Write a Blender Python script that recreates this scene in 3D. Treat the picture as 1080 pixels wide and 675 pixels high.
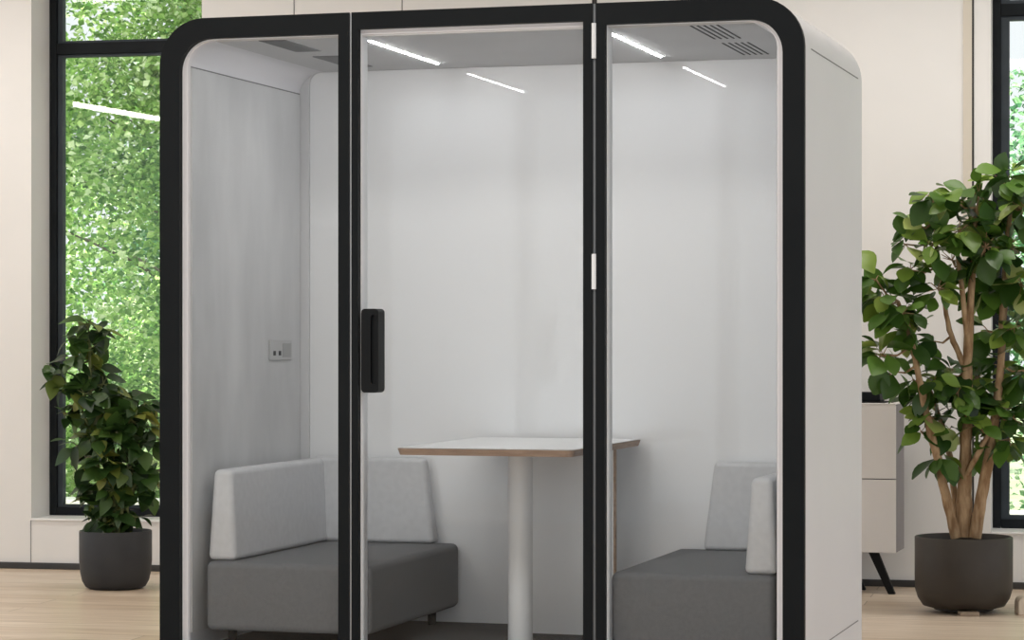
import bpy, bmesh, math, random
from mathutils import Vector, Matrix, Euler
PI = math.pi
sc = bpy.context.scene
COL = sc.collection
for o in list(bpy.data.objects): bpy.data.objects.remove(o)

# ------------------------------------------------------------------ camera, world, sun, lights, exposure
PSI = math.radians(16.4)          # camera turned left of the booth's depth axis
cam_d = bpy.data.cameras.new('camera'); cam = bpy.data.objects.new('camera', cam_d); COL.objects.link(cam)
cam.location = (0, -8.76, 1.25); cam.rotation_euler = (PI/2, 0, PSI)
cam_d.sensor_width = 36; cam_d.lens = 2714/1080*36; cam_d.shift_y = 19.5/1080
cam_d.clip_end = 200
sc.camera = cam
sc.view_settings.view_transform = 'Standard'; sc.view_settings.look = 'None'
sc.view_settings.gamma = 1; sc.view_settings.use_curve_mapping = False
sc.view_settings.exposure = 0.40
w = bpy.data.worlds.new('world'); sc.world = w; w.use_nodes = True
bg = w.node_tree.nodes['Background']; bg.inputs[0].default_value = (0.93, 0.965, 1.0, 1); bg.inputs[1].default_value = 0.82
sun_d = bpy.data.lights.new('sun', 'SUN'); sun = bpy.data.objects.new('sun', sun_d); COL.objects.link(sun)
sun_d.energy = 14.0; sun_d.angle = math.radians(1.5); sun_d.color = (1, .95, .85)
sun.rotation_euler = Euler((math.radians(-38), math.radians(-22), 0))   # from beyond the window wall, high on the left
ROOM_A = math.radians(3.9)        # room turned a little against the booth
ORG = Vector((-3.7834, 4.0948, 0))
RM = Matrix.Translation(ORG) @ Matrix.Rotation(ROOM_A, 4, 'Z')
def room(x, y, z=0): return RM @ Vector((x, y, z))
def area(name, loc, sx, sy, energy, col=(1, .96, .9), rot=(0, 0, 0)):
    d = bpy.data.lights.new(name, 'AREA'); d.shape = 'RECTANGLE'; d.size = sx; d.size_y = sy
    d.energy = energy; d.color = col
    o = bpy.data.objects.new(name, d); COL.objects.link(o); o.location = loc; o.rotation_euler = rot
    return o
area('ceiling_lamp_light', room(-2.8, -1.35, 3.36), 2.8, .3, 22, (1, .97, .93), (0, 0, ROOM_A))  # unseen area lights added under the ceiling to brighten the room
area('ceiling_lamp_light', room(2.6, -1.35, 3.36), 2.8, .3, 26, (1, .95, .89), (0, 0, ROOM_A))
area('ceiling_lamp_light', room(0, -6.5, 3.36), 5.0, .8, 60, (1, .98, .95), (0, 0, ROOM_A))
area('window_daylight', (-1.0, -11.0, 1.55), 4.6, 2.6, 540, (.94, .975, 1), (PI/2, 0, PI))  # added fill behind the camera, brightens booth front and interior

# ------------------------------------------------------------------ helpers
def mat(name, col, rough=.5, spec=.5, metal=0, emit=None, estr=0, coat=0):
    m = bpy.data.materials.new(name); m.use_nodes = True
    b = m.node_tree.nodes['Principled BSDF']
    b.inputs['Base Color'].default_value = (*col, 1); b.inputs['Roughness'].default_value = rough
    b.inputs['Specular IOR Level'].default_value = spec; b.inputs['Metallic'].default_value = metal
    b.inputs['Coat Weight'].default_value = coat; b.inputs['Coat Roughness'].default_value = .02
    if emit: b.inputs['Emission Color'].default_value = (*emit, 1); b.inputs['Emission Strength'].default_value = estr
    return m
def nz(m, c1, c2, scale=8, detail=4, stretch=(1, 1, 1), lo=.35, hi=.65, bump=0, bscale=None, rough=None):
    """noise colour variation + optional bump on a principled material"""
    nt = m.node_tree; b = nt.nodes['Principled BSDF']; L = nt.links.new
    tc = nt.nodes.new('ShaderNodeTexCoord'); mp = nt.nodes.new('ShaderNodeMapping'); mp.inputs['Scale'].default_value = stretch
    n = nt.nodes.new('ShaderNodeTexNoise'); n.inputs['Scale'].default_value = scale; n.inputs['Detail'].default_value = detail
    r = nt.nodes.new('ShaderNodeValToRGB'); r.color_ramp.elements[0].position = lo; r.color_ramp.elements[1].position = hi
    r.color_ramp.elements[0].color = (*c1, 1); r.color_ramp.elements[1].color = (*c2, 1)
    L(tc.outputs['Object'], mp.inputs[0]); L(mp.outputs[0], n.inputs[0]); L(n.outputs[0], r.inputs[0]); L(r.outputs[0], b.inputs['Base Color'])
    if bump:
        n2 = nt.nodes.new('ShaderNodeTexNoise'); n2.inputs['Scale'].default_value = bscale or scale*10; n2.inputs['Detail'].default_value = 3
        L(tc.outputs['Object'], n2.inputs[0])
        bp = nt.nodes.new('ShaderNodeBump'); bp.inputs['Strength'].default_value = bump; bp.inputs['Distance'].default_value = .004
        L(n2.outputs[0], bp.inputs['Height']); L(bp.outputs[0], b.inputs['Normal'])
    return m
def glass(name, tint=(1, 1, 1), ior=1.3):
    m = bpy.data.materials.new(name); m.use_nodes = True; nt = m.node_tree; nt.nodes.clear(); L = nt.links.new
    o = nt.nodes.new('ShaderNodeOutputMaterial'); mx = nt.nodes.new('ShaderNodeMixShader'); t = nt.nodes.new('ShaderNodeBsdfTransparent')
    g = nt.nodes.new('ShaderNodeBsdfGlossy'); g.inputs['Roughness'].default_value = 0.0
    f = nt.nodes.new('ShaderNodeFresnel'); f.inputs[0].default_value = ior
    t.inputs[0].default_value = (*tint, 1)
    L(f.outputs[0], mx.inputs[0]); L(t.outputs[0], mx.inputs[1]); L(g.outputs[0], mx.inputs[2]); L(mx.outputs[0], o.inputs[0])
    return m
def finish(name, bm, m, parent=None, bevel=0, seg=3, smooth=False, angle=35, recalc=True):
    if recalc: bmesh.ops.recalc_face_normals(bm, faces=bm.faces)
    me = bpy.data.meshes.new(name); bm.to_mesh(me); bm.free()
    for mm in (m if isinstance(m, (list, tuple)) else [m]): me.materials.append(mm)
    if smooth or bevel:
        for p in me.polygons: p.use_smooth = True
        if hasattr(me, 'set_sharp_from_angle'): me.set_sharp_from_angle(angle=math.radians(angle))
    o = bpy.data.objects.new(name, me); COL.objects.link(o)
    if bevel:
        md = o.modifiers.new('bevel', 'BEVEL'); md.width = bevel; md.segments = seg; md.limit_method = 'ANGLE'; md.angle_limit = math.radians(40)
        md.harden_normals = False
        for p in me.polygons: p.use_smooth = True
        if hasattr(me, 'set_sharp_from_angle'): me.set_sharp_from_angle(angle=math.radians(180))
        wn = o.modifiers.new('wn', 'WEIGHTED_NORMAL'); wn.keep_sharp = False
    if parent: o.parent = parent
    return o
def thing(name, label, cat, loc=(0, 0, 0), rz=0, group=None):
    o = bpy.data.objects.new(name, None); COL.objects.link(o); o.empty_display_size = .1
    o.location = loc; o.rotation_euler = (0, 0, rz); o['label'] = label; o['category'] = cat
    if group: o['group'] = group
    return o
def struct(o): o['kind'] = 'structure'; return o
def box(bm, x0, x1, y0, y1, z0, z1, M=None, mi=0):
    vs = [bm.verts.new((x, y, z)) for x in (x0, x1) for y in (y0, y1) for z in (z0, z1)]
    if M is not None:
        for v in vs: v.co = M @ v.co
    for f in ((0, 1, 3, 2), (4, 6, 7, 5), (0, 4, 5, 1), (2, 3, 7, 6), (0, 2, 6, 4), (1, 5, 7, 3)):
        bm.faces.new([vs[i] for i in f]).material_index = mi
    return vs
def rrect(x0, x1, z0, z1, r, n=10):
    """rounded rectangle outline, r = (tl, tr, br, bl) with (rx, rz) or a number; goes from the left edge over the top"""
    out = []
    C = (((x0, z1), (1, -1), PI, PI/2), ((x1, z1), (-1, -1), PI/2, 0), ((x1, z0), (-1, 1), 0, -PI/2), ((x0, z0), (1, 1), -PI/2, -PI))
    for (c, s, a0, a1), rr in zip(C, r):
        rx, rz = (rr, rr) if not isinstance(rr, tuple) else rr
        rx = max(rx, 1e-4); rz = max(rz, 1e-4)
        cx, cz = c[0]+s[0]*rx, c[1]+s[1]*rz
        for i in range(n+1):
            a = a0+(a1-a0)*i/n
            out.append((cx+rx*math.cos(a), cz+rz*math.sin(a)))
    return out
def ring(bm, outer, inner, y0, y1):
    """tube wall between two outlines of the same count, extruded along Y"""
    n = len(outer)
    A = [[bm.verts.new((p[0], y, p[1])) for p in prof] for prof in (outer, inner) for y in (y0, y1)]
    of, ob, nf, nb = A
    for i in range(n):
        j = (i+1) % n
        bm.faces.new((of[i], of[j], ob[j], ob[i])); bm.faces.new((nf[j], nf[i], nb[i], nb[j]))
        bm.faces.new((of[j], of[i], nf[i], nf[j])); bm.faces.new((ob[i], ob[j], nb[j], nb[i]))
def slab(bm, prof, y0, y1):
    a = [bm.verts.new((p[0], y0, p[1])) for p in prof]; b = [bm.verts.new((p[0], y1, p[1])) for p in prof]
    bm.faces.new(a); bm.faces.new(b[::-1])
    for i in range(len(a)):
        j = (i+1) % len(a); bm.faces.new((a[i], b[i], b[j], a[j]))
def tube(bm, pts, rads, seg=10, cap=True):
    """tapered tube through points"""
    pts = [Vector(p) for p in pts]; rings = []
    for i, p in enumerate(pts):
        d = (pts[min(i+1, len(pts)-1)]-pts[max(i-1, 0)]).normalized()
        u = d.orthogonal().normalized() if i == 0 else (pu-d*pu.dot(d)).normalized()
        pu = u; v = d.cross(u)
        rings.append([bm.verts.new(p+(u*math.cos(2*PI*k/seg)+v*math.sin(2*PI*k/seg))*rads[i]) for k in range(seg)])
    for a, b in zip(rings, rings[1:]):
        for k in range(seg):
            bm.faces.new((a[k], a[(k+1) % seg], b[(k+1) % seg], b[k]))
    if cap: bm.faces.new(rings[0][::-1]); bm.faces.new(rings[-1])
def lathe(bm, prof, seg=48, cx=0, cy=0):
    rings = [[bm.verts.new((cx+r*math.cos(2*PI*k/seg), cy+r*math.sin(2*PI*k/seg), z)) for k in range(seg)] for r, z in prof]
    for a, b in zip(rings, rings[1:]):
        for k in range(seg): bm.faces.new((a[k], a[(k+1) % seg], b[(k+1) % seg], b[k]))
    bm.faces.new(rings[0][::-1]); bm.faces.new(rings[-1])
def setroom(o): o.location = ORG; o.rotation_euler = (0, 0, ROOM_A); return o

# ------------------------------------------------------------------ materials
M_wall = nz(mat('painted plaster', (.82, .79, .75), .7), (.81, .795, .775), (.84, .825, .808), 1.5, 3)
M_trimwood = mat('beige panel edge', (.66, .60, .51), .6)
M_dark = mat('dark seam', (.03, .028, .025), .6)
M_base = nz(mat('dark skirting', (.035, .033, .032), .5), (.03, .03, .03), (.045, .042, .04), 6)
M_frame = nz(mat('anthracite window frame', (.016, .018, .021), .6, .15), (.009, .011, .013), (.013, .016, .019), 5)
M_sash = nz(mat('slate sash', (.07, .08, .09), .5, .2), (.045, .055, .065), (.06, .072, .085), 5)
M_ceil = mat('ceiling white', (.8, .79, .77), .8)
M_black = nz(mat('black powder coat', (.008, .0095, .0105), .5, .12), (.006, .0075, .0088), (.0075, .0092, .0105), 4)
M_white = nz(mat('white shell laminate', (.74, .745, .75), .45, .3), (.73, .722, .745), (.745, .737, .76), 2)
M_liner = mat('white liner', (.82, .835, .86), .5, .2)
M_gap = mat('brushed aluminium', (.55, .56, .57), .4, .5, .6)
M_backp = nz(mat('glossy white back panel', (.84, .845, .85), .5, .3, coat=1.0), (.86, .865, .875), (.88, .885, .895), .8, 2)
M_ring = mat('pale grey corner frame', (.66, .66, .67), .5, .3)
M_podceil = nz(mat('grey ceiling panel', (.42, .42, .425), .6), (.52, .52, .525), (.55, .55, .555), 3)
M_felt = nz(mat('pale grey acoustic felt', (.6, .6, .6), .95, .1), (.58, .583, .588), (.70, .702, .705), 3.0, 6, (1, 1.6, .55), .3, .7, .25, 220)
M_line = mat('seam grey', (.22, .22, .22), .8)
M_slot = mat('vent slot dark', (.02, .02, .022), .8)
M_ventg = mat('grey vent grille', (.17, .17, .175), .7)
M_led = mat('white light strip', (1, 1, 1), .5, emit=(1, 1, 1), estr=70)
M_carpet = nz(mat('dark grey carpet', (.09, .09, .09), .95, .1), (.075, .075, .075), (.11, .11, .11), 60, 3, bump=.5, bscale=400)
M_seat = nz(mat('dark grey upholstery', (.17, .17, .17), .85, .2), (.185, .190, .200), (.205, .210, .220), 90, 3, bump=.2, bscale=600)
M_cush = nz(mat('light grey upholstery', (.62, .62, .62), .85, .2), (.63, .635, .65), (.67, .675, .69), 40, 3, bump=.15, bscale=500)
M_legb = mat('black metal leg', (.008, .008, .0085), .6, .15)
M_top = mat('white tabletop laminate', (.9, .9, .9), .35, .3)
M_ply = nz(mat('wood edge band', (.38, .25, .17), .5), (.33, .21, .14), (.43, .29, .2), 12, 4, (1, 1, 8))
M_post = mat('white steel post', (.93, .93, .93), .35)
M_steel = mat('brushed socket plate', (.5, .5, .5), .35, .5, .3)
M_swg = mat('grey switch insert', (.36, .36, .36), .5)
M_glass = glass('clear glass', (.985, .99, .99), 1.25)
M_wglass = glass('window glass', (.97, .985, .975), 1.42)
M_potc = nz(mat('charcoal pot', (.045, .046, .05), .55, .4), (.024, .025, .028), (.034, .035, .038), 5, bump=.1)
M_potb = nz(mat('dark brown pot', (.055, .047, .04), .5, .4), (.036, .028, .021), (.046, .037, .029), 5, bump=.1)
M_soil = nz(mat('potting soil', (.06, .04, .025), .95), (.03, .02, .012), (.11, .075, .045), 40, 4, bump=1, bscale=80)
M_bark = nz(mat('brown bark', (.3, .19, .1), .85, .2), (.26, .155, .08), (.5, .35, .21), 14, 6, (3, 3, .8), bump=.8, bscale=60)
M_tbark = nz(mat('grey bark', (.12, .1, .08), .9), (.08, .07, .055), (.17, .15, .12), 9)
M_stem = nz(mat('green stem', (.12, .15, .05), .7), (.08, .11, .03), (.18, .2, .08), 20)
M_cab = nz(mat('pale laminate cabinet', (.74, .71, .69), .5), (.72, .69, .67), (.76, .73, .71), 3)
M_cabs = nz(mat('grey cabinet side', (.26, .245, .25), .6), (.24, .225, .23), (.28, .265, .27), 5)
M_foot = mat('pale wooden caster board', (.33, .25, .18), .6)

def leafmat(name, cols, rough=.35, trans=.25, spec=.5, vary=0):
    m = bpy.data.materials.new(name); m.use_nodes = True; nt = m.node_tree; b = nt.nodes['Principled BSDF']; L = nt.links.new
    g = nt.nodes.new('ShaderNodeNewGeometry'); r = nt.nodes.new('ShaderNodeValToRGB')
    while len(r.color_ramp.elements) < len(cols): r.color_ramp.elements.new(.5)
    for i, (p, c) in enumerate(cols): r.color_ramp.elements[i].position = p; r.color_ramp.elements[i].color = (*c, 1)
    L(g.outputs['Random Per Island'], r.inputs[0]); L(r.outputs[0], b.inputs['Base Color'])
    if vary:
        tc = nt.nodes.new('ShaderNodeTexCoord'); n = nt.nodes.new('ShaderNodeTexNoise'); n.inputs['Scale'].default_value = vary; n.inputs['Detail'].default_value = 4
        L(tc.outputs['Object'], n.inputs[0]); ma = nt.nodes.new('ShaderNodeMath'); ma.operation = 'MULTIPLY_ADD'
        L(n.outputs[0], ma.inputs[0]); ma.inputs[1].default_value = 2.6; ma.inputs[2].default_value = -1.3
        m2 = nt.nodes.new('ShaderNodeMath'); m2.operation = 'ADD'; L(ma.outputs[0], m2.inputs[0]); L(g.outputs['Random Per Island'], m2.inputs[1]); L(m2.outputs[0], r.inputs[0])
    b.inputs['Roughness'].default_value = rough; b.inputs['Specular IOR Level'].default_value = spec
    t = nt.nodes.new('ShaderNodeBsdfTranslucent'); L(r.outputs[0], t.inputs[0])
    mx = nt.nodes.new('ShaderNodeMixShader'); mx.inputs[0].default_value = trans
    L(b.outputs[0], mx.inputs[1]); L(t.outputs[0], mx.inputs[2]); L(mx.outputs[0], nt.nodes['Material Output'].inputs[0])
    return m
M_leafL = leafmat('dark glossy leaf', [(0, (.012, .035, .008)), (.5, (.035, .085, .018)), (.85, (.07, .14, .028)), (1, (.24, .26, .05))], .38)
M_leafR = leafmat('mid green leaf', [(0, (.02, .06, .01)), (.35, (.06, .14, .02)), (.7, (.12, .24, .035)), (.9, (.26, .38, .06)), (1, (.45, .52, .17))], .35)
M_tree1 = leafmat('bright tree leaf', [(0, (.10, .24, .06)), (.5, (.34, .56, .17)), (.85, (.5, .68, .28)), (1, (.8, .9, .65))], .5, .5, .5, 2.6)
M_tree2 = leafmat('blue green tree leaf', [(0, (.06, .18, .09)), (.5, (.2, .42, .2)), (.85, (.4, .62, .35)), (1, (.75, .88, .7))], .5, .5, .5, 2.2)

# floor planks
M_floor = mat('light oak planks', (.6, .48, .36), .38, .4)
def floor_nodes():
    nt = M_floor.node_tree; b = nt.nodes['Principled BSDF']; L = nt.links.new
    tc = nt.nodes.new('ShaderNodeTexCoord'); br = nt.nodes.new('ShaderNodeTexBrick')
    mp = nt.nodes.new('ShaderNodeMapping'); mp.inputs['Rotation'].default_value = (0, 0, math.radians(0))
    L(tc.outputs['Object'], mp.inputs[0]); L(mp.outputs[0], br.inputs[0])
    br.inputs['Color1'].default_value = (.66, .525, .40, 1); br.inputs['Color2'].default_value = (.80, .68, .56, 1)
    br.inputs['Mortar'].default_value = (.42, .32, .23, 1)
    br.inputs['Scale'].default_value = 1; br.inputs['Brick Width'].default_value = 1.9; br.inputs['Row Height'].default_value = .19
    br.inputs['Mortar Size'].default_value = .003; br.inputs['Bias'].default_value = 0
    mp2 = nt.nodes.new('ShaderNodeMapping'); mp2.inputs['Scale'].default_value = (1.2, 14, 1)
    n = nt.nodes.new('ShaderNodeTexNoise'); n.inputs['Scale'].default_value = 2.2; n.inputs['Detail'].default_value = 7; n.inputs['Distortion'].default_value = .6
    L(mp.outputs[0], mp2.inputs[0]); L(mp2.outputs[0], n.inputs[0])
    r = nt.nodes.new('ShaderNodeValToRGB'); r.color_ramp.elements[0].position = .3; r.color_ramp.elements[1].position = .7
    r.color_ramp.elements[0].color = (.72, .68, .62, 1); r.color_ramp.elements[1].color = (1.05, 1.05, 1.05, 1)
    L(n.outputs[0], r.inputs[0])
    mx = nt.nodes.new('ShaderNodeMixRGB'); mx.blend_type = 'MULTIPLY'; mx.inputs[0].default_value = .8
    L(br.outputs['Color'], mx.inputs[1]); L(r.outputs[0], mx.inputs[2]); L(mx.outputs[0], b.inputs['Base Color'])
floor_nodes()

# ------------------------------------------------------------------ room shell (room frame: wall face at y = 0, +y outdoors)
bm = bmesh.new(); box(bm, -7, 7, -12, .40, -.12, 0)
struct(setroom(finish('floor', bm, M_floor)))
bm = bmesh.new(); box(bm, -7, 7, -12, .40, 3.4, 3.6)
struct(setroom(finish('ceiling', bm, M_ceil)))
bm = bmesh.new()
WT = .34
W1 = (-2.675, -1.70, .262, 3.3); W2 = (2.453, 3.75, .272, 3.3)
box(bm, -7, W1[0], 0, WT, 0, 3.4); box(bm, W1[0], W1[1], 0, WT, 0, W1[2]); box(bm, W1[0], W1[1], 0, WT, W1[3], 3.4)
box(bm, W1[1], W2[0], 0, WT, 0, 3.4); box(bm, W2[0], W2[1], 0, WT, 0, W2[2]); box(bm, W2[0], W2[1], 0, WT, W2[3], 3.4)
box(bm, W2[1], 7, 0, WT, 0, 3.4)
bmesh.ops.remove_doubles(bm, verts=bm.verts, dist=1e-5)
struct(setroom(finish('wall_back', bm, M_wall)))
bm = bmesh.new(); box(bm, -7, 7, -.018, 0, 0, .034); struct(setroom(finish('baseboard_back', bm, M_base, bevel=.003, seg=1)))
# panel joints and edge strip of the wall
def strip(name, x0, x1, z0, z1, m, d=.004):
    bm = bmesh.new(); box(bm, x0, x1, -d, 0, z0, z1); return struct(setroom(finish(name, bm, m)))
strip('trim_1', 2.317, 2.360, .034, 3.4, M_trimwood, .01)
strip('trim_2', 2.360, 2.370, .034, 3.4, M_dark)
strip('trim_3', -1.187, -1.182, .034, 3.4, M_line, .002)
strip('trim_4', -.594, -.589, .034, 3.4, M_line, .002)
strip('trim_5', .425, .450, .034, 3.4, M_dark)
strip('trim_6', -2.679, -2.675, .034, .262, M_line, .002)
# sills
M_sill = mat('white window sill', (.85, .85, .84), .4)
for k, Wd in enumerate((W1, W2)):
    bm = bmesh.new(); box(bm, Wd[0]+.001, Wd[1]-.001, -.012, .27, Wd[2]-.0, Wd[2]+.012)
    struct(setroom(finish('trim_%d' % (7+k), bm, M_sill, bevel=.003, seg=2)))
# windows: outer frame, slim sash, transom, panes
def window(n, Wd, zt, fw=.042):
    x0, x1, z0, z1 = Wd; z0 += .012
    w_ = bpy.data.objects.new('window_%d' % n, None); COL.objects.link(w_); setroom(w_); struct(w_)
    bm = bmesh.new(); ya, yb = .25, .33
    box(bm, x0, x0+fw, ya, yb, z0, z1); box(bm, x1-fw, x1, ya, yb, z0, z1)
    box(bm, x0+fw, x1-fw, ya, yb, z0, z0+.045); box(bm, x0+fw, x1-fw, ya, yb, z1-.045, z1)
    box(bm, x0+fw, x1-fw, ya, yb, zt, zt+.062)
    finish('window_frame', bm, M_frame, w_, bevel=.003, seg=1)
    bm = bmesh.new(); s = .028 if n == 1 else .042
    for (a, b) in ((z0+.045, zt), (zt+.062, z1-.045)):
        ring(bm, [(x0+fw, a), (x0+fw, b), (x1-fw, b), (x1-fw, a)], [(x0+fw+s, a+s*.5), (x0+fw+s, b-s*.5), (x1-fw-s*.6, b-s*.5), (x1-fw-s*.6, a+s*.5)], .272, .318)
    finish('sash', bm, M_sash, w_)
    for (a, b) in ((z0+.045, zt), (zt+.062, z1-.045)):
        bm = bmesh.new(); box(bm, x0+fw+.004, x1-fw-.004, .290, .298, a+.004, b-.004); finish('window_pane', bm, M_wglass, w_)
window(1, W1, 2.818)
window(2, W2, 2.892)

# ------------------------------------------------------------------ outdoors
bm = bmesh.new(); box(bm, -30, 30, .4, 60, -.35, -.15)
M_lawn = nz(mat('lawn', (.16, .28, .08), .9), (.10, .15, .06), (.2, .25, .13), 3)
struct(setroom(finish('lawn', bm, M_lawn)))
def leaf_cloud(name, centers, n, size, m, parent, seed, flat=0):
    rnd = random.Random(seed); V = []; Fc = []
    wts = [c[3]**2 for c in centers]; 
    for i in range(n):
        c = rnd.choices(centers, wts)[0]
        while True:
            p = Vector((rnd.uniform(-1, 1), rnd.uniform(-1, 1), rnd.uniform(-1, 1)))
            if .35 < p.length < 1: break
        p = Vector(c[:3])+p*c[3]
        q = Euler((rnd.uniform(-1.1, 1.1), rnd.uniform(-1.1, 1.1), rnd.uniform(0, 6.28))).to_matrix()
        s = size*rnd.uniform(.6, 1.35)
        b = len(V)
        for v in ((0, 0, 0), (.42*s, .5*s, .1*s), (0, 1.15*s, -.08*s), (-.42*s, .5*s, .1*s)): V.append(p+q @ Vector(v))
        Fc += [(b, b+1, b+2), (b, b+2, b+3)]
    me = bpy.data.meshes.new(name); me.from_pydata(V, [], Fc); me.materials.append(m)
    o = bpy.data.objects.new(name, me); COL.objects.link(o); o.parent = parent
    return o
def tree(x, y, seed, m, label, h=5.2, r=1.3, n=26000, size=.062):
    rnd = random.Random(seed)
    t = thing('garden_tree', label, 'tree', room(x, y, -.15), ROOM_A, 'trees beyond the windows')
    bm = bmesh.new()
    pts = [(0, 0, 0), (.05, .03, h*.3), (-.04, .06, h*.6), (.03, 0, h*.9)]
    tube(bm, pts, [.11, .09, .06, .02], 10)
    cs = []
    for k in range(44):
        z = rnd.uniform(.25, h); a = rnd.uniform(0, 2*PI); rr = r*rnd.uniform(.2, .85)*(1-.22*(z/h)**2)
        c = (rr*math.cos(a), rr*math.sin(a), z); cs.append((*c, rnd.uniform(.5, .85)))
        z0 = max(.2, z-.5); tube(bm, [(0, 0, z0), (c[0]*.5, c[1]*.5, z-.2), c], [.02, .012, .005], 6)
    finish('trunk', bm, M_tbark, t, smooth=True)
    leaf_cloud('foliage', cs, n, size, m, t, seed)
tree(-3.25, 4.4, 11, M_tree1, 'tall bright green tree close behind the left window', 5.6, 1.8, 95000, .047)
tree(.2, 7.6, 12, M_tree2, 'bluish green tree hidden behind the booth between both windows', 5.6, 1.2, 14000)
tree(-7.4, 5.8, 13, M_tree2, 'outer bluish green tree far left beyond the left window', 6, 1.5, 14000)
tree(3.7, 4.4, 14, M_tree2, 'bluish green tree behind the right window beside the large plant', 5.6, 1.8, 70000, .05)
tree(7.2, 5.4, 15, M_tree1, 'bright green tree at the far right beyond the right window', 5.4, 1.4, 14000)
tree(-3.9, 9.2, 16, M_tree2, 'tree standing farther back beyond the left window', 6.8, 2.3, 45000, .085)

gw = thing('garden_wall', 'low pale garden wall with a coping outside, seen low through the windows', 'garden wall', room(0, 1.9, -.15), ROOM_A)
bm = bmesh.new(); box(bm, -7, 7, -.1, .1, 0, .36); finish('wall_body', bm, nz(mat('pale blue render', (.62, .68, .72), .8), (.55, .62, .67), (.72, .76, .78), 2.5), gw)
bm = bmesh.new(); box(bm, -7, 7, -.13, .13, .361, .41); finish('coping', bm, M_sill, gw, bevel=.006, seg=2)

# ------------------------------------------------------------------ the booth
BX0, BX1, BH, BD = -3.93, -1.53, 2.426, 1.31
IX0, IX1, IZ0, IZ1 = -3.83, -1.63, .10, 2.348
pod = thing('meeting_booth', 'white office meeting booth with black framed glass front standing on the oak floor', 'booth')
ro = .172
outer = rrect(BX0, BX1, .0, BH, (ro, ro, .05, .05))
inner = rrect(IX0, IX1, IZ0, IZ1, ((.12, .092), (.12, .092), .01, .01))
bm = bmesh.new(); ring(bm, outer, inner, .016, BD-.02)
finish('shell', bm, M_white, pod, bevel=.004, seg=2)
# front face opening lip: shell front covered by black frames except a light lip
bm = bmesh.new(); slab(bm, rrect(BX0+.05, BX1-.05, .05, BH-.05, (.12, .12, .02, .02)), 1.235, 1.27)
finish('rear_wall', bm, M_white, pod)
# exterior side panels with shadow seams
for s, X in ((1, BX1), (-1, BX0)):
    xa, xb = sorted((X-s*.004, X+s*.0012))
    for (a, b, c, d) in ((.13, 1.19, 2.2555, 2.2595), (.13, 1.19, .1545, .158)):
        bm = bmesh.new(); box(bm, xa, xb, a, b, c, d)
        finish('panel_seam', bm, M_line, pod)
# back frame + glossy back panel
bp = rrect(-3.790, -1.668, .10, 2.345, (.05, .05, .01, .01))
bm = bmesh.new(); ring(bm, rrect(IX0+.001, IX1-.001, IZ0+.001, IZ1+.0, ((.12, .092), (.12, .092), .01, .01)), bp, 1.155, 1.225)
finish('back_frame', bm, M_ring, pod, smooth=True)
bm = bmesh.new(); slab(bm, [(x*1.0, z) for x, z in rrect(-3.789, -1.669, .101, 2.3445, (.05, .05, .01, .01))], 1.17, 1.2)
finish('back_panel', bm, M_backp, pod, smooth=True)
# pod floor, skirting, felt side panels, ceiling panel
bm = bmesh.new(); box(bm, IX0+.002, IX1-.002, .08, 1.168, .088, .102); finish('booth_floor', bm, M_carpet, pod)
for s, X in ((1, IX0), (-1, IX1)):
    xa, xb = sorted((X-s*.002, X+s*.006))
    bm = bmesh.new(); box(bm, xa, xb, .042, 1.150, .162, 2.252); finish('felt_panel', bm, M_felt, pod, bevel=.002, seg=1)
    bm = bmesh.new(); box(bm, *sorted((X-s*.002, X+s*.0015)), .042, 1.155, 2.2525, 2.2575); finish('shadow_gap', bm, M_line, pod)  # shadow line above the felt, put in as a grey strip
bm = bmesh.new(); box(bm, -3.722, -1.680, .022, 1.154, 2.343, 2.352); cp = finish('ceiling_panel', bm, M_podceil, pod)
# light strips
for X in (-3.17, -2.262):
    bm = bmesh.new(); box(bm, X-.003, X+.003, .155, .968, 2.3395, 2.3435); finish('light_strip', bm, M_led, pod)
# slotted vents, right
for (a, b) in ((.045, .455), (.590, 1.000)):
    bm = bmesh.new()
    for k in range(5):
        x = -1.940+k*.0235
        box(bm, x-.0035, x+.0035, a, b, 2.3415, 2.3445)
    v = finish('slotted_vent', bm, M_slot, pod)
for (a, b) in ((.010+.02, .410), (.585, .99)):
    bm = bmesh.new(); box(bm, -3.556, -3.453, a, b, 2.3405, 2.3445)
    v = finish('grille_vent', bm, M_ventg, pod)
    bm = bmesh.new()
    for k in range(9): box(bm, -3.548+k*.011, -3.543+k*.011, a+.015, b-.015, 2.3395, 2.341)
    finish('vent_slat', bm, M_line, v)
# socket plate
bm = bmesh.new(); box(bm, IX0+.005, IX0+.014, .80, 1.035, 1.163, 1.243); so = finish('wall_socket', bm, M_steel, pod, bevel=.003, seg=2)
bm = bmesh.new(); box(bm, IX0+.0135, IX0+.016, .93, 1.02, 1.175, 1.231); finish('switch_insert', bm, M_swg, so, bevel=.001, seg=1)
for y in (.842, .90):
    bm = bmesh.new(); box(bm, IX0+.0135, IX0+.0155, y-.012, y+.012, 1.182, 1.200)
    finish('socket_hole', bm, M_slot, so)

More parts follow.
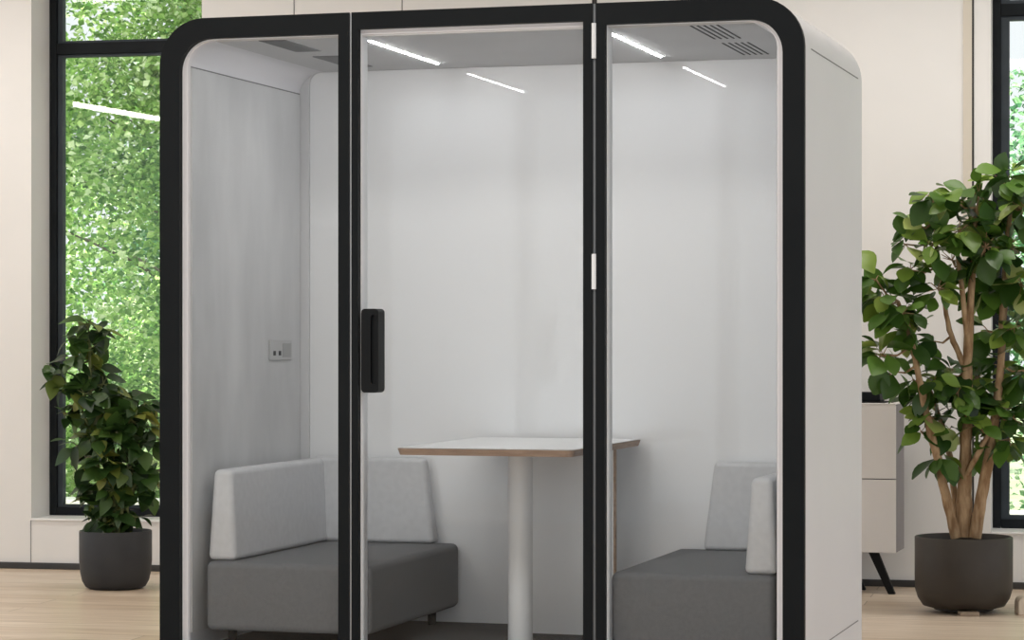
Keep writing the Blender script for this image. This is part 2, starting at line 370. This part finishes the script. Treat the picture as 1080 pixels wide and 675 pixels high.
# glazed front
def framed(name, x0, x1, z1, ix0, ix1, iz1, rout, rin, parent, z0=.012, iz0=.115):
    fr = bpy.data.objects.new(name, None) if False else None
    bm = bmesh.new(); ring(bm, rrect(x0, x1, z0, z1, rout), rrect(ix0, ix1, iz0, iz1, rin), -.014, .014)
    f = finish(name, bm, M_black, parent, smooth=True, angle=30)
    c = .006
    ri = tuple(max(r-c, .001) for r in rin)
    bm = bmesh.new(); ring(bm, rrect(ix0-.012, ix1+.012, iz0-.012, iz1+.012, tuple(r+.012 for r in rin)), rrect(ix0+.0035, ix1-.0035, iz0+.004, iz1-.0035, ri), .0145, .078)
    finish('white_liner', bm, M_liner, f, smooth=True, angle=30)
    bm = bmesh.new(); slab(bm, rrect(ix0-.003, ix1+.003, iz0-.003, iz1+.003, ri), .036, .044)
    finish('glass_pane', bm, M_glass, f, smooth=True, angle=30)
    return f
e = .001
framed('fixed_glazing', BX0, -3.187, BH+.001, -3.851, -3.229, 2.3515, (ro, e, e, .05), (.118, e, e, e), pod)
door = framed('door', -3.1785, -2.2805, BH+.001, -3.153, -2.314, 2.366, (e, e, e, e), (e, e, e, e), pod)
framed('fixed_glazing', -2.2685, BX1, BH+.001, -2.235, -1.605, 2.3515, (e, ro, .05, e), (e, .118, e, e), pod)
bm = bmesh.new(); box(bm, -3.187, -3.1785, -.006, .012, .012, BH)
finish('edge_profile', bm, M_gap, pod)
bm = bmesh.new(); box(bm, -2.2805, -2.2685, -.004, .012, .012, BH)
finish('edge_profile', bm, mat('dark aluminium', (.2, .21, .22), .45, .5, .5), pod)
for (a, b) in ((2.233, 2.357), (1.423, 1.547)):
    bm = bmesh.new(); tube(bm, [(-2.2745, -.013, a), (-2.2745, -.013, b)], [.0085, .0085], 16)
    finish('hinge', bm, M_liner, door, smooth=True)
# pull handle: rounded plate with a recessed grip
hx0, hx1, hz0, hz1 = -3.134, -3.068, 1.055, 1.357
bm = bmesh.new(); ring(bm, rrect(hx0, hx1, hz0, hz1, (.014,)*4, 6), rrect(hx0+.036, hx1-.006, hz0+.03, hz1-.022, (.01,)*4, 6), -.034, .034)
slab(bm, rrect(hx0+.03, hx1-.001, hz0+.012, hz1-.012, (.01,)*4, 6), -.022, .034)
finish('pull_handle', bm, mat('black handle plastic', (.006, .007, .008), .5, .15), door, smooth=True, angle=40)

# ------------------------------------------------------------------ benches (mirror images of each other)
ZS = .424
def cushion(bm, pts8):
    vs = [bm.verts.new(p) for p in pts8]   # 4 bottom, 4 top
    for f in ((0, 1, 2, 3), (7, 6, 5, 4), (0, 4, 5, 1), (1, 5, 6, 2), (2, 6, 7, 3), (3, 7, 4, 0)): bm.faces.new([vs[i] for i in f])
def bench(name, label, xw, s, xi, cx_in, cx_tin):
    """xw: x at the side wall, s: +1 seat runs to +x, xi: inner edge of the seat"""
    t = thing(name, label, 'bench', ((xw+xi)/2, .58, .102), 0, 'upholstered benches in the booth')
    off = t.location
    def fin(nm, bm, m, bev):
        for v in bm.verts: v.co -= off
        return finish(nm, bm, m, t, bevel=bev, seg=5)
    bm = bmesh.new(); xa, xb = sorted((xw, xi)); box(bm, *sorted((xw+s*.008, xi)), .075, 1.15, .168, ZS); fin('seat', bm, M_seat, .026)
    w0, w1, w2, w3 = xw+s*.004, xw+s*.118, xw+s*.022, xw+s*.096
    bm = bmesh.new()
    cushion(bm, [(w0, .105, ZS+.001), (w1, .105, ZS+.001), (w1, 1.145, ZS+.001), (w0, 1.145, ZS+.001), (w2, .118, .762), (w3, .118, .762), (w3, 1.125, .762), (w2, 1.125, .762)])
    fin('backrest', bm, M_cush, .022)
    a, b = xw+s*.05, cx_in
    bm = bmesh.new()
    cushion(bm, [(a, 1.068, ZS+.001), (b, 1.068, ZS+.001), (b, 1.15, ZS+.001), (a, 1.15, ZS+.001), (xw+s*.05, 1.088, .768), (cx_tin, 1.088, .768), (cx_tin, 1.145, .768), (xw+s*.05, 1.145, .768)])
    fin('corner_backrest', bm, M_cush, .02)
    for x in (xw+s*.07, xi-s*.085):
        for y in (.19, 1.05):
            bm = bmesh.new(); tube(bm, [(x, y, .102), (x, y, .172)], [.016, .018], 16)
            for v in bm.verts: v.co -= off
            finish('leg', bm, M_legb, t, smooth=True)
    return t
bench('bench', 'dark grey bench with light grey backrests at the felt wall left of the table', -3.795, 1, -3.137, -3.222, -3.268)
bench('bench', 'dark grey bench with light grey backrests right of the table, behind the right glass pane', -1.645, -1, -2.237, -2.118, -2.078)

# ------------------------------------------------------------------ table
tb = thing('table', 'white topped meeting table with wooden edge and round white post between the benches', 'table', (-2.715, .62, .102))
toff = tb.location
TX0, TX1, TY0, TY1, TZ = -3.048, -2.378, .09, 1.145, .853
def tfin(nm, bm, m, **k):
    for v in bm.verts: v.co -= toff
    return finish(nm, bm, m, tb, **k)
def plan(x0, x1, y0, y1, r, z): return [(x, y, z) for x, y in rrect(x0, x1, y0, y1, (r,)*4, 6)]
def hslab(bm, P0, P1):
    a = [bm.verts.new(p) for p in P0]; b = [bm.verts.new(p) for p in P1]
    bm.faces.new(a); bm.faces.new(b[::-1])
    for i in range(len(a)): j = (i+1) % len(a); bm.faces.new((a[i], b[i], b[j], a[j]))
bm = bmesh.new(); hslab(bm, plan(TX0+.006, TX1-.006, TY0+.006, TY1-.006, .03, TZ-.003), plan(TX0+.001, TX1-.001, TY0+.001, TY1-.001, .034, TZ))
top = tfin('tabletop', bm, M_top)
bm = bmesh.new(); hslab(bm, plan(TX0+.008, TX1-.008, TY0+.008, TY1-.008, .028, TZ-.026), plan(TX0, TX1, TY0, TY1, .035, TZ-.003))
eb = finish('edge_band', bm, M_ply, None)
for v in eb.data.vertices: v.co -= toff
eb.parent = top
bm = bmesh.new(); tube(bm, [(-2.722, .60, .1025), (-2.722, .60, TZ-.026)], [.047, .047], 40); tfin('table_post', bm, M_post, smooth=True, angle=60)
bm = bmesh.new(); box(bm, -2.79, -2.428, .876, .896, .102, TZ-.026); sp = tfin('support_panel', bm, M_top)
bm = bmesh.new(); box(bm, -2.428, -2.420, .876, .896, .102, TZ-.026); 
for v in bm.verts: v.co -= toff
finish('wood_edge', bm, M_ply, sp)

# ------------------------------------------------------------------ sideboard behind the booth
sx, sy = -1.745, 3.785
sb = thing('sideboard', 'pale two tier sideboard with slanted black legs partly hidden behind the booth', 'sideboard', (sx-.8, sy+.16, 0))
so_ = Vector(sb.location)
def sfin(nm, bm, m, parent=sb, **k):
    for v in bm.verts: v.co -= so_
    return finish(nm, bm, m, parent, **k)
bm = bmesh.new(); box(bm, sx-1.6, sx, sy+.018, sy+.30, .205, .925); sfin('carcass', bm, M_cabs, bevel=.002, seg=1)
for k in range(2):
    for (a, b) in ((.205, .561), (.566, .926)):
        bm = bmesh.new(); box(bm, sx-1.6+k*.803, sx-1.6+k*.803+.797, sy, sy+.017, a, b); sfin('cabinet_door', bm, M_cab, bevel=.0015, seg=1)
bm = bmesh.new(); box(bm, sx-1.6, sx-.001, sy-.001, sy+.30, .9265, .934); sfin('top_board', bm, M_cab, bevel=.0015, seg=1)
for (xa, xb) in ((sx-.115, sx-.025), (sx-1.485, sx-1.575)):
    for yy, dx_ in ((sy+.05, 0), (sy+.22, -.17 if xa > sx-.5 else .17)):
        bm = bmesh.new(); vs = []
        for (x, z, h_) in ((xa, .204, .024), (xb, .0, .017)):
            x += dx_
            vs += [bm.verts.new(p) for p in ((x-h_, yy-.018, z), (x+h_, yy-.018, z), (x+h_, yy+.018, z), (x-h_, yy+.018, z))]
        for f in ((0, 1, 2, 3), (7, 6, 5, 4), (0, 4, 5, 1), (1, 5, 6, 2), (2, 6, 7, 3), (3, 7, 4, 0)): bm.faces.new([vs[i] for i in f])
        sfin('leg', bm, M_legb, bevel=.003, seg=1)
dv = thing('media_box', 'small black device box on a thin tray on top of the sideboard', 'device', (sx-.25, sy+.15, .934))
bm = bmesh.new(); box(bm, -.20, .19, -.10, .10, .0, .006); finish('tray', bm, M_legb, dv, bevel=.002, seg=1)
bm = bmesh.new(); vs = box(bm, -.18, .165, -.08, .08, .0065, .052); vs
for v in bm.verts:
    if v.co.z > .05: v.co.x *= .96; v.co.y *= .92
finish('body', bm, M_black, dv, bevel=.006, seg=3)

# ------------------------------------------------------------------ potted plants
def leaf(V, Fc, p, d, up, L_, W_, droop, shape='obovate', fold=.15):
    """a curved leaf: base p, direction d, normal hint up"""
    d = d.normalized(); side = d.cross(up)
    if side.length < 1e-3: side = d.cross(Vector((1, 0, 0)))
    side.normalize(); nrm = side.cross(d).normalized()
    n = 6; b = len(V)
    ws = {'obovate': (.06, .42, .78, 1.0, .98, .70, .12), 'ovate': (.06, .7, 1.0, .95, .75, .42, .03)}[shape]
    for i in range(n+1):
        t = i/n
        c = p+d*(L_*t)+nrm*(-droop*L_*t*t)
        hw = W_*.5*ws[i]
        V.append(c-side*hw+nrm*(fold*hw)); V.append(c); V.append(c+side*hw+nrm*(fold*hw))
    for i in range(n):
        a = b+3*i
        Fc += [(a, a+1, a+4, a+3), (a+1, a+2, a+5, a+4)]
def plant(name, label, loc, potR, potH, potm, potprof, uc, vc0, mpp, clumps, stems, leafm, Lm, Wm, shape, seed, stemm, soilz, dens=1.0):
    """clumps / stems given in the plant's own measure and turned into metres from the pot's axis"""
    t = thing(name, label, 'plant', loc, PSI)
    rnd = random.Random(seed)
    def Q(u, v, dy=0): return Vector(((u-uc)*mpp, dy, vc0-v*mpp))
    bm = bmesh.new(); lathe(bm, potprof, 56); finish('pot', bm, potm, t, smooth=True, angle=50)
    bm = bmesh.new(); lathe(bm, [(potR*.90, soilz-.02), (potR*.90, soilz), (potR*.5, soilz+.012), (.01, soilz+.016)], 40); finish('soil', bm, M_soil, t, smooth=True)
    bm = bmesh.new(); tips = []
    for st in stems:
        pts = [Q(*p[:2], p[2]) for p in st]; rs = [p[3]*mpp for p in st]
        # refine with slight wobble
        P2 = []; R2 = []
        for i in range(len(pts)-1):
            for k in range(4):
                f = k/4; q = pts[i].lerp(pts[i+1], f)
                if 0 < i or k: q = q+Vector((rnd.uniform(-1, 1), rnd.uniform(-1, 1), 0))*.0022
                P2.append(q); R2.append((rs[i]*(1-f)+rs[i+1]*f)*rnd.uniform(.93, 1.1))
                if i >= 1: tips.append(q)
        P2.append(pts[-1]); R2.append(rs[-1]); tips.append(pts[-1])
        tube(bm, P2, R2, 12)
    V = []; Fc = []
    sb_ = bm
    for (u, v, dy, r, n) in clumps:
        c = Q(u, v, dy); R_ = r*mpp
        near = min(tips, key=lambda q: (q-c).length+(.25 if q.z > c.z+.05 else 0))
        mid = near.lerp(c, .5)+Vector((0, 0, -.02))
        tube(sb_, [near, mid, c], [.0065, .005, .0035], 6)
        for i in range(round(n*dens)):
            while True:
                q = Vector((rnd.uniform(-1, 1), rnd.uniform(-1, 1), rnd.uniform(-1, 1)))
                if .05 < q.length < 1: break
            base = c+q*R_*.62
            out = Vector((q.x, q.y, q.z*.6-.15))+Vector((rnd.uniform(-.5, .5), rnd.uniform(-.5, .5), rnd.uniform(-.45, .35)))
            up = Vector((rnd.uniform(-.6, .6), rnd.uniform(-.9, .3), 1))
            s = rnd.uniform(.6, 1.35)
            leaf(V, Fc, base, out, up, Lm*s, Wm*s*rnd.uniform(.85, 1.1), rnd.uniform(.05, .45), shape, rnd.uniform(.05, .35))
            if i % 2 == 0: tube(sb_, [c, base], [.0028, .002], 4, False)
    finish('trunk', bm, stemm, t, smooth=True, angle=60)
    me = bpy.data.meshes.new('foliage'); me.from_pydata(V, [], Fc); me.materials.append(leafm)
    for p in me.polygons: p.use_smooth = True
    o = bpy.data.objects.new('foliage', me); COL.objects.link(o); o.parent = t
    return t
# right, large plant
R2, H2 = .222, .345
prof2 = [(.12, .0215), (.150, .0215), (.185, .03), (.208, .065), (.221, .11), (R2, .17), (R2, H2-.004), (R2-.004, H2), (R2-.012, H2), (R2-.016, H2-.006), (R2-.018, H2-.05), (.02, H2-.06)]
cl2 = [(985, 208, .0, 16, 6), (1003, 212, -.08, 20, 9), (1035, 205, .05, 20, 9), (1062, 192, 0, 24, 14), (1076, 222, -.1, 26, 14), (1045, 232, .1, 26, 14), (1010, 245, -.05, 26, 14), (972, 238, .05, 15, 5), (980, 262, -.08, 20, 9), (1005, 275, .0, 26, 12), (1035, 262, -.12, 28, 16), (1066, 258, 0, 28, 16), (955, 258, 0, 14, 4), (962, 285, .03, 18, 6),
       (988, 305, -.05, 20, 9), (925, 295, 0, 14, 6), (935, 315, .0, 22, 13), (950, 330, -.08, 22, 12), (960, 352, 0, 18, 8), (930, 375, -.05, 18, 9), (945, 392, .03, 18, 8), (1078, 300, 0, 28, 14), (1050, 300, .12, 22, 9), (1072, 345, .05, 26, 13), (1048, 350, .1, 18, 7), (1082, 390, 0, 24, 11), (1060, 385, .1, 18, 6), (990, 360, .1, 11, 3),
       (985, 405, -.03, 17, 9), (1005, 395, .05, 18, 8), (1035, 400, .08, 18, 9), (1020, 425, -.05, 20, 10), (985, 440, .0, 15, 7), (1050, 435, 0, 20, 11), (1062, 462, -.05, 17, 8), (1000, 455, .05, 14, 5), (975, 420, .06, 12, 5), (1080, 430, .1, 16, 5), (1042, 470, .05, 14, 5), (992, 480, -.03, 12, 5), (1008, 412, -.08, 18, 8), (1030, 448, -.06, 16, 7), (1066, 440, -.05, 18, 8), (972, 455, 0, 10, 4), (965, 400, .03, 10, 3)]
st2 = [[(1009, 566, 0, 5.5), (997, 520, -.02, 5), (986, 475, -.04, 4.2), (975, 432, -.05, 3.8), (966, 385, -.05, 3.4), (957, 345, -.03, 3), (948, 318, 0, 2)],
       [(1018, 566, .02, 9), (1018, 520, .02, 8), (1020, 470, .02, 6.2), (1021, 420, .0, 5.5), (1021, 380, 0, 5), (1023, 330, -.02, 4), (1026, 270, -.03, 3), (1030, 220, 0, 2)],
       [(1028, 566, -.02, 6.5), (1034, 525, -.03, 6), (1042, 480, -.04, 5.2), (1050, 435, -.02, 4.6), (1056, 385, 0, 4), (1060, 330, .03, 4.2), (1063, 270, .02, 3.4), (1066, 215, 0, 2)],
       [(1013, 566, .04, 4), (1010, 525, .06, 3.8), (1006, 485, .08, 3.2), (1000, 455, .1, 3), (990, 425, .1, 2), (985, 410, .08, 1.5)],
       [(1020, 500, .0, 3), (1030, 478, -.05, 3), (1040, 458, -.06, 2.6), (1046, 440, -.05, 2)],
       [(1021, 392, 0, 4), (1012, 372, .02, 3), (1003, 348, .04, 2.8), (997, 315, .02, 2.4), (990, 270, 0, 2), (985, 235, 0, 1.5)],
       [(1022, 360, 0, 3.6), (1016, 330, -.04, 3), (1012, 290, -.04, 2.4), (1006, 250, -.06, 1.8)]]
plant('potted_tree', 'large leafy multi trunk tree in a dark brown pot beside the right window', (-1.342, 3.12, 0), R2, H2, M_potb, prof2, 1017, 1.25+357*.00436, .00436, cl2, st2, M_leafR, .112, .078, 'obovate', 5, M_bark, .29, 1.9)
# left, dark plant
R1, H1 = .181, .29
prof1 = [(.10, .0), (.128, .0), (.150, .012), (.166, .04), (.175, .08), (R1, .14), (R1, H1-.004), (R1-.003, H1), (R1-.010, H1), (R1-.013, H1-.006), (R1-.014, H1-.03), (.02, H1-.035)]
cl1 = [(92, 343, 0, 11, 8), (80, 356, 0, 11, 7), (104, 352, .03, 10, 7), (95, 368, -.03, 14, 9), (55, 396, 0, 9, 7), (52, 385, .02, 6, 3), (75, 380, 0, 14, 8), (97, 390, .03, 14, 8), (73, 408, 0, 12, 7), (90, 415, -.05, 18, 13), (108, 405, 0, 14, 9), (66, 436, 0, 13, 8), (85, 440, .05, 15, 9), (112, 430, -.03, 18, 14), (132, 420, 0, 15, 11), (150, 425, .04, 13, 9),
       (138, 440, -.06, 18, 14), (155, 448, .02, 13, 9), (105, 458, -.06, 20, 16), (125, 462, -.08, 20, 18), (146, 470, -.03, 17, 13), (160, 465, .03, 10, 7), (80, 470, 0, 12, 7), (92, 485, 0, 15, 10), (112, 490, -.08, 20, 17), (135, 494, -.06, 19, 16), (155, 496, 0, 13, 9), (100, 510, 0, 14, 9), (120, 516, -.05, 16, 12), (142, 516, 0, 15, 10), (156, 520, .03, 9, 4), (95, 528, .02, 10, 5), (110, 535, 0, 12, 9), (127, 538, -.04, 12, 10), (142, 546, .0, 9, 6), (104, 548, -.03, 9, 6), (120, 552, -.05, 10, 8)]
st1 = [[(112, 566, 0, 2.6), (106, 520, 0, 2.4), (100, 470, 0, 2), (94, 420, 0, 1.8), (94, 380, 0, 1.5), (93, 350, 0, 1)],
       [(120, 566, 0, 3), (120, 520, -.02, 2.6), (118, 470, -.03, 2.2), (122, 430, 0, 1.6), (128, 415, 0, 1)],
       [(128, 566, .02, 2.6), (134, 520, .02, 2.4), (142, 475, .02, 2), (149, 435, .02, 1.3)],
       [(104, 470, 0, 1.8), (88, 440, 0, 1.6), (76, 410, 0, 1.4), (60, 398, 0, 1)],
       [(124, 566, -.04, 2.2), (130, 530, -.05, 2), (150, 500, -.03, 1.3)]]
plant('potted_plant', 'bushy dark green plant in a charcoal pot below the left window', (-5.542, 3.04, 0), R1, H1, M_potc, prof1, 121, 1.25+357*.00474, .00474, cl1, st1, M_leafL, .10, .066, 'ovate', 8, M_stem, .255, 1.6)
# caster board under the big pot
cb = thing('plant_caddy', 'low wooden caster board under the dark brown plant pot', 'plant caddy', (-1.342, 3.12, 0), PSI)
bm = bmesh.new(); lathe(bm, [(.13, .010), (.135, .013), (.135, .0215), (.12, .0215)], 32); finish('board', bm, M_dark, cb, smooth=True)
bm = bmesh.new(); box(bm, -.05, .035, -.21, -.12, 0.0, .02); finish('wheel_block', bm, M_foot, cb, bevel=.004, seg=2)
for a in (.9, 2.6):
    bm = bmesh.new(); tube(bm, [(.1*math.cos(a)-.01, .1*math.sin(a), .0095), (.1*math.cos(a)+.01, .1*math.sin(a), .0095)], [.009, .009], 16); finish('wheel', bm, M_dark, cb, smooth=True)
# pale block right of the pot
bk = bmesh.new(); 
slab(bk, rrect(-.03, .16, 0, .082, (.03, .03, .004, .004), 6), -.05, .05)
b_ = finish('door_stop', bk, mat('pale beige block', (.72, .62, .5), .6), bevel=.006, seg=2)
b_.location = (-1.342+.262*math.cos(PSI)+.02, 3.13+.262*math.sin(PSI)-.12, 0); b_.rotation_euler = (0, 0, PSI)
b_['label'] = 'small pale beige rounded block on the floor right of the brown pot'; b_['category'] = 'block'

# ------------------------------------------------------------------ linear pendant lamp in the room (seen mirrored in the left window)
def linear_lamp():
    p0 = room(-5.04, -4.83, 0); p1 = room(-4.70, -7.67, 0)
    mid = (p0+p1)/2; ang = math.atan2(p1.y-p0.y, p1.x-p0.x); Ln = (p1-p0).length
    t = thing('linear_pendant_lamp', 'long slim ceiling lamp mirrored as a white line in the left window', 'lamp', (mid.x, mid.y, 3.13), ang)
    bm = bmesh.new(); box(bm, -Ln/2, Ln/2, -.03, .03, .006, .05); finish('housing', bm, mat('bronze housing', (.25, .17, .12), .5), t, bevel=.003, seg=1)
    bm = bmesh.new(); box(bm, -Ln/2+.005, Ln/2-.005, -.026, .026, -.03, .0055); finish('diffuser', bm, mat('lit diffuser', (1, 1, 1), .5, emit=(1, .97, .93), estr=22), t)
    for x in (-Ln*.35, Ln*.35):
        bm = bmesh.new(); tube(bm, [(x, 0, .05), (x, 0, .27)], [.002, .002], 6); finish('suspension_wire', bm, M_dark, t)
linear_lamp()
